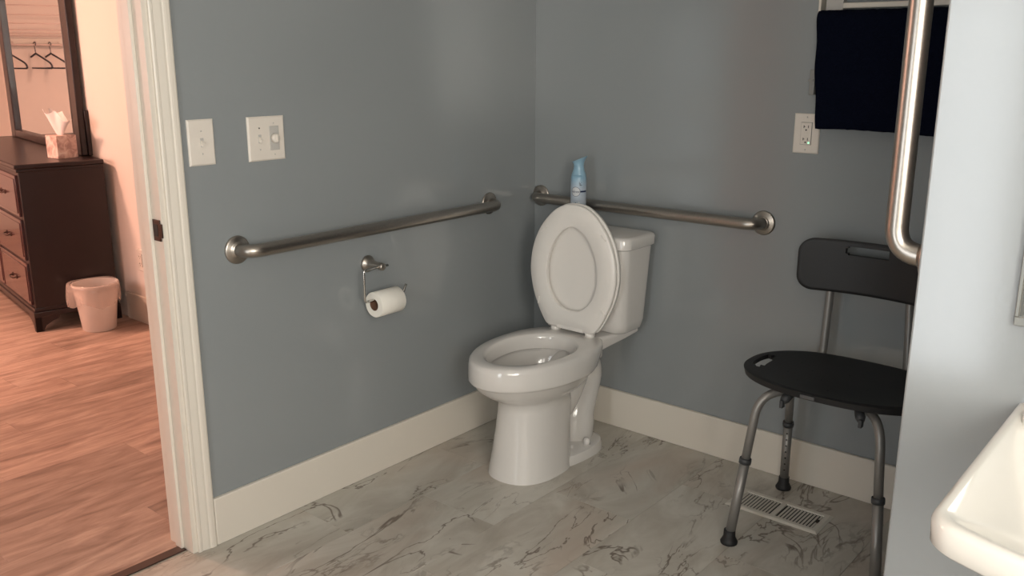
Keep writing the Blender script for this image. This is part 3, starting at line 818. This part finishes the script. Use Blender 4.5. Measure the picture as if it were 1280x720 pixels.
# ---------------------------------------------------------------- sink (mounted on the partition wall)
SX0, SX1 = 1.960, 2.520; SCX = (SX0 + SX1) / 2
t = thing('wash_basin', 'white pedestal sink at the lower right corner', 'sink', (SCX, -1.2505, 0))
hw = (SX1 - SX0) / 2
def basin(z, k, bow, dep, r=.03, y0=0.0, n=8, w=None):
    # rectangular top with a bowed front; y from y0 to -dep
    ww = (w if w is not None else hw) - k; out = []
    def corner(cx, cy, a0, a1):
        for j in range(n + 1):
            a = a0 + (a1 - a0) * j / n; out.append((cx + r * math.cos(a), cy + r * math.sin(a), z))
    d = dep - k
    corner(ww - r, -y0 - r if y0 else -.012 - k * .0, PI / 2, 0) if False else None
    out.append((ww, -y0, z)); 
    for j in range(1, 8): out.append((ww, -y0 - (d - r - y0) * j / 8, z))
    corner(ww - r, -d + r, 0, -PI / 2)
    m_ = 24
    for j in range(1, m_): 
        x = (ww - r) * (1 - 2 * j / m_); out.append((x, -d, z))
    corner(-ww + r, -d + r, -PI / 2, -PI)
    for j in range(1, 8): out.append((-ww, -(d - r) + (d - r - y0) * j / 8, z))
    out.append((-ww, -y0, z))
    for j in range(1, m_): out.append((-ww + 2 * ww * j / m_, -y0, z))
    res = []
    for x, y, z_ in out:
        fr_ = min(1, max(0, -y / d)) ** 2
        res.append((x, y - bow * (1 - (x / ww) ** 2) * fr_, z_))
    return res
ZS = .868; D = .475
m = MB()
m.loft([basin(.70, .17, .05, D - .02, .06), basin(.76, .10, .055, D - .01, .06), basin(.805, .030, .06, D, .05), basin(.822, .014, .06, D, .04), basin(.826, .006, .06, D), basin(.832, .001, .06, D), basin(.858, 0, .06, D), basin(ZS - .002, .003, .06, D), basin(ZS, .009, .06, D, .025),
        basin(ZS - .002, .016, .058, D, .022, .002), basin(.852, .030, .052, D, .03, .03), basin(.825, .065, .045, D, .05, .09), basin(.78, .12, .035, D, .06, .13), basin(.745, .16, .03, D, .06, .15), basin(.735, .20, .02, D, .04, .2)])
m.build('basin', SINKW, t, auto=60)
m = MB(); m.box(-hw + .02, hw - .02, -.075, -.001, .80, ZS + .012, .01, 3); m.build('back_ledge', SINKW, t)
m = MB()
def ell(z, a, b, cy): return [(a * math.cos(2 * PI * k / 32), cy + b * math.sin(2 * PI * k / 32), z) for k in range(32)]
m.loft([ell(0, .12, .11, -.16), ell(.03, .115, .105, -.16), ell(.08, .09, .085, -.16), ell(.5, .075, .08, -.16), ell(.70, .11, .11, -.18), ell(.76, .13, .13, -.20)])
m.build('pedestal', SINKW, t)
f = MB().lathe([(.025, 0), (.024, .01), (.016, .02), (.014, .09), (.010, .1), (.001, .1)], (0, -.045, ZS + .012), 'z', 24).tube(smooth_path([(0, -.045, ZS + .085), (0, -.09, ZS + .115), (0, -.14, ZS + .10), (0, -.155, ZS + .075)], 6), .010, 14)
f.build('faucet', CHROME, t)
t = thing('wall_mirror', 'wall mirror above the sink, only its corner in view', 'mirror', (1.9445, -1.25, 1.0))
MB().box(0, .60, -.008, -.001, 0, .90, .001).build('glass', MIRROR, t)
MB().box(-.004, .604, -.012, -.001, -.008, .006, .001).box(-.004, .002, -.012, -.001, .006, .90, .001).build('edge_channel', MIRGREY, t)

# ---------------------------------------------------------------- bedroom: dresser
RD = math.radians(-10)
# local frame: x = 0 at right side, going to -W; front at y=0, back at y=+.40
t = thing('dresser', 'dark espresso dresser with drawers in the bedroom', 'dresser', (-2.556, -.898, 0), RD)
Wd, Dd, Hd = 1.80, .41, .862
MB().box(-Wd, 0, .004, Dd, .085, Hd - .03, .002).build('carcass', ESP, t)
top = MB().box(-Wd - .016, .016, -.014, Dd, Hd - .022, Hd, .005).box(-Wd - .008, .008, -.006, Dd, Hd - .040, Hd - .022, .004)
top.build('top', ESP, t)
MB().box(-Wd - .010, .010, -.010, Dd, .075, .105, .004).box(-Wd - .004, .004, -.004, Dd, .105, .125, .003).build('base_moulding', ESP, t)
for x0, y0 in ((0, 0), (-Wd, 0), (0, Dd), (-Wd, Dd)):
    sx = -1 if x0 == 0 else 1; sy = 1 if y0 == 0 else -1
    poly = [(0, .078), (0, .0), (.035, .0), (.05, .03), (.085, .05), (.12, .06), (.12, .078)]
    m = MB()
    ya, yb = (y0 - .008 * (1 if y0 == 0 else 0), y0 + sy * .022)
    m.loft([[(x0 + sx * (a - .008), ya, z) for a, z in poly], [(x0 + sx * (a - .008), yb, z) for a, z in poly]], smooth=False)
    xa, xb = x0 - sx * .008, x0 + sx * .014
    m.loft([[(xa, y0 + sy * (a - .008), z) for a, z in poly], [(xb, y0 + sy * (a - .008), z) for a, z in poly]], smooth=False)
    m.build('foot', ESP, t)
DRW = plain('drawer_face_wood', (.060, .022, .021), .22, var=.35, scale=9, coat=.3)
for r_i, (z0, z1) in enumerate(((.135, .355), (.370, .580), (.595, .805))):
    for c in range(3):
        xa = -.035 - c * .585; xb = xa - .560
        d = MB().box(xb, xa, -.008, .006, z0, z1, .003).build('drawer', DRW, t)
        MB().box(xb + .018, xa - .018, -.0115, -.007, z0 + .018, z1 - .018, .002).build('drawer_panel', DRW, d)
        for hx_ in (.10,):
            xm = (xa + xb) / 2
            h = MB().tube(smooth_path([(xm - .045, -.010, (z0 + z1) / 2), (xm - .035, -.030, (z0 + z1) / 2 - .004), (xm + .035, -.030, (z0 + z1) / 2 - .004), (xm + .045, -.010, (z0 + z1) / 2)], 4), .004, 8)
            h.lathe([(.012, 0), (.010, .004), (.001, .005)], (xm - .045, -.0115, (z0 + z1) / 2), '-y', 12).lathe([(.012, 0), (.010, .004), (.001, .005)], (xm + .045, -.0115, (z0 + z1) / 2), '-y', 12)
            h.build('handle', BRONZE, d)
# mirror standing on the dresser
t = thing('dresser_mirror', 'tall mirror in a dark wood frame standing on the dresser', 'mirror', (-2.566 + .392 * math.sin(-RD), -.898 + .392 * math.cos(-RD), Hd), RD)
fw, mx0, mx1, mh = .105, -1.77, -.20, 1.05
MB().box(mx0 + fw, mx1 - fw, -.002, .006, fw - .055, mh - fw).build('glass', MIRROR, t)
for a, b, c, d in ((mx1 - fw, mx1, 0, mh), (mx0, mx0 + fw, 0, mh)):
    MB().box(a, b, -.024, .012, c, d, .006, 3).build('frame_stile', ESP, t)
for c, d in ((0, fw - .055), (mh - fw, mh)):
    MB().box(mx0 + fw, mx1 - fw, -.024, .012, c, d, .006, 3).build('frame_rail', ESP, t)
for x in (mx1 - .02, mx0 - .015):
    MB().box(x, x + .035, .008, .030, 0, .24, .004).build('support_post', ESP, t)
MB().box(mx0 + fw - .004, mx1 - fw + .004, -.0265, -.006, mh - fw - .004, mh - fw, .001).box(mx1 - fw - .004, mx1 - fw, -.027, -.004, fw - .055, mh - fw, .001).build('frame_bead', plain('bead_pewter', (.35, .30, .28), .3, metal=.7), t)

# tissue box
t = thing('tissue_box', 'tissue box with a tissue sticking up on the dresser', 'tissue box', (-2.708, -.597, Hd), RD + .25)
def tissue_mat():
    a = N('tissue_box_print'); tc = a.n('ShaderNodeTexCoord').outputs['Object']
    f = a.noise(tc, 22, 3, 1.2)
    a.l(a.ramp(f, [(.36, (.42, .27, .23)), (.5, (.60, .42, .36)), (.64, (.72, .58, .52))]), a.b.inputs['Base Color']); a.b.inputs['Roughness'].default_value = .6; return a.m
MB().box(-.054, .054, -.054, .054, 0, .118, .002).build('box', tissue_mat(), t)
m = MB(); nr, na = 12, 40
rings = []
for i in range(nr):
    q = i / (nr - 1); ring = []
    for k in range(na):
        a = 2 * PI * k / na
        r0 = .020 + .075 * q ** .8 * (1 + .30 * math.sin(3 * a + 1) * q + .12 * math.sin(7 * a) * q)
        ring.append((r0 * math.cos(a) * 1.0 - .012 * q, r0 * .45 * math.sin(a), (.115) + .125 * q - (.05 * q * q) * max(0, math.cos(a - .4)) + .012 * q * math.sin(5 * a)))
    rings.append(ring)
m.loft(rings, cap0=False, cap1=False); o = m.build('tissue', TISSUE, t)

# waste bin
t = thing('waste_bin', 'small cream plastic waste bin with a clear liner beside the dresser', 'bin', (-2.378, -.660, 0), .2)
m = MB(); N_ = 44
def cr(r, z): return [(r * math.cos(2 * PI * k / N_), r * math.sin(2 * PI * k / N_), z) for k in range(N_)]
m.loft([cr(.078, 0), cr(.082, .004), cr(.108, .235), cr(.114, .237), cr(.114, .247), cr(.106, .247), cr(.080, .010)], closed=False)
m.build('bucket', BIN, t, auto=40)
m = MB(); rings = []
for r, z, j in ((.102, .19, 0), (.112, .252, .001), (.119, .249, .003), (.122, .215, .006), (.122, .175, .010), (.117, .145, .012)):
    ring = []
    for k in range(N_):
        a = 2 * PI * k / N_; rr_ = r + j * (math.sin(a * 5) + .5 * math.sin(a * 11 + 1)) * .7
        side = max(0, math.cos(a - PI * 1.22)) ** 6
        rr_ += side * .015 * (1 if j > .002 else 0)
        ring.append((rr_ * math.cos(a), rr_ * math.sin(a), z + (j * 1.3) * math.sin(a * 4)))
    rings.append(ring)
m.loft(rings, cap0=False, cap1=False); m.build('liner', LINER, t)

# ---------------------------------------------------------------- closet fittings seen in the dresser mirror
t = thing('closet_shelf', 'white ventilated shelf with hanging strip reflected in the dresser mirror', 'shelf', (-5.84, -.26, 1.53))
MB().box(0, .02, -.76, .7, -.075, -.02, .002).build('hanging_strip', WHITE, t)
MB().tube([(.05, -.76, -.070), (.05, .7, -.070)], .008, 10).build('hanging_rod', WIREW, t)
for k in range(8): MB().tube([(.0, -.72 + k * .165, -.045), (.03, -.72 + k * .165, -.045), (.05, -.72 + k * .165, -.06)], .003, 8).build('rod_hook', WIREW, t)
for z, x in ((.02, .05), (.04, .30), (.09, .30), (.155, .30), (.225, .30), (.0, .05)):
    MB().tube([(x, -.74, z), (x, .7, z)], .0045, 8).build('shelf_wire', WIREW, t)
for y in (-.73, .5):
    MB().tube(bend_path([(.0, y, -.01), (.30, y, .225), (.30, y, .02), (.02, y, -.01)], .02, 4), .005, 8).build('shelf_bracket', WIREW, t)
def hanger(y, twist, mat, label, sc=1.0):
    t = thing('clothes_hanger', label, 'hanger', (-5.79, y, 1.468), twist, 'hangers reflected in the dresser mirror')
    w_, h_ = .205 * sc, .095
    hook = [(0, -.010, -.012), (0, -.016, .002), (0, 0, .0145), (0, .016, 0), (0, .004, -.03), (0, 0, -.075)]
    MB().tube(smooth_path(hook, 5), .0035, 8).build('hook', mat, t)
    body = smooth_path([(0, 0, -.075), (0, -w_ * .5, -.115), (0, -w_ * .9, -.150), (0, -w_, -.180), (0, -w_ * .93, -.190)], 4)
    for s in (1, -1): 
        MB().tube([(p[0], p[1] * s, p[2]) for p in body], .0075, 8).build('shoulder', mat, t)
    MB().tube([(0, -w_ * .93, -.190), (0, w_ * .93, -.190)], .006, 8).build('trouser_bar', mat, t)
hanger(-.585, math.radians(60), HANGP, 'dark plastic clothes hanger, rightmost in the mirror reflection')
hanger(-.475, math.radians(62), HANGP, 'dark plastic clothes hanger, middle one in the mirror reflection')
hanger(-.285, math.radians(58), HANGP, 'dark plastic clothes hanger, leftmost in the mirror reflection')
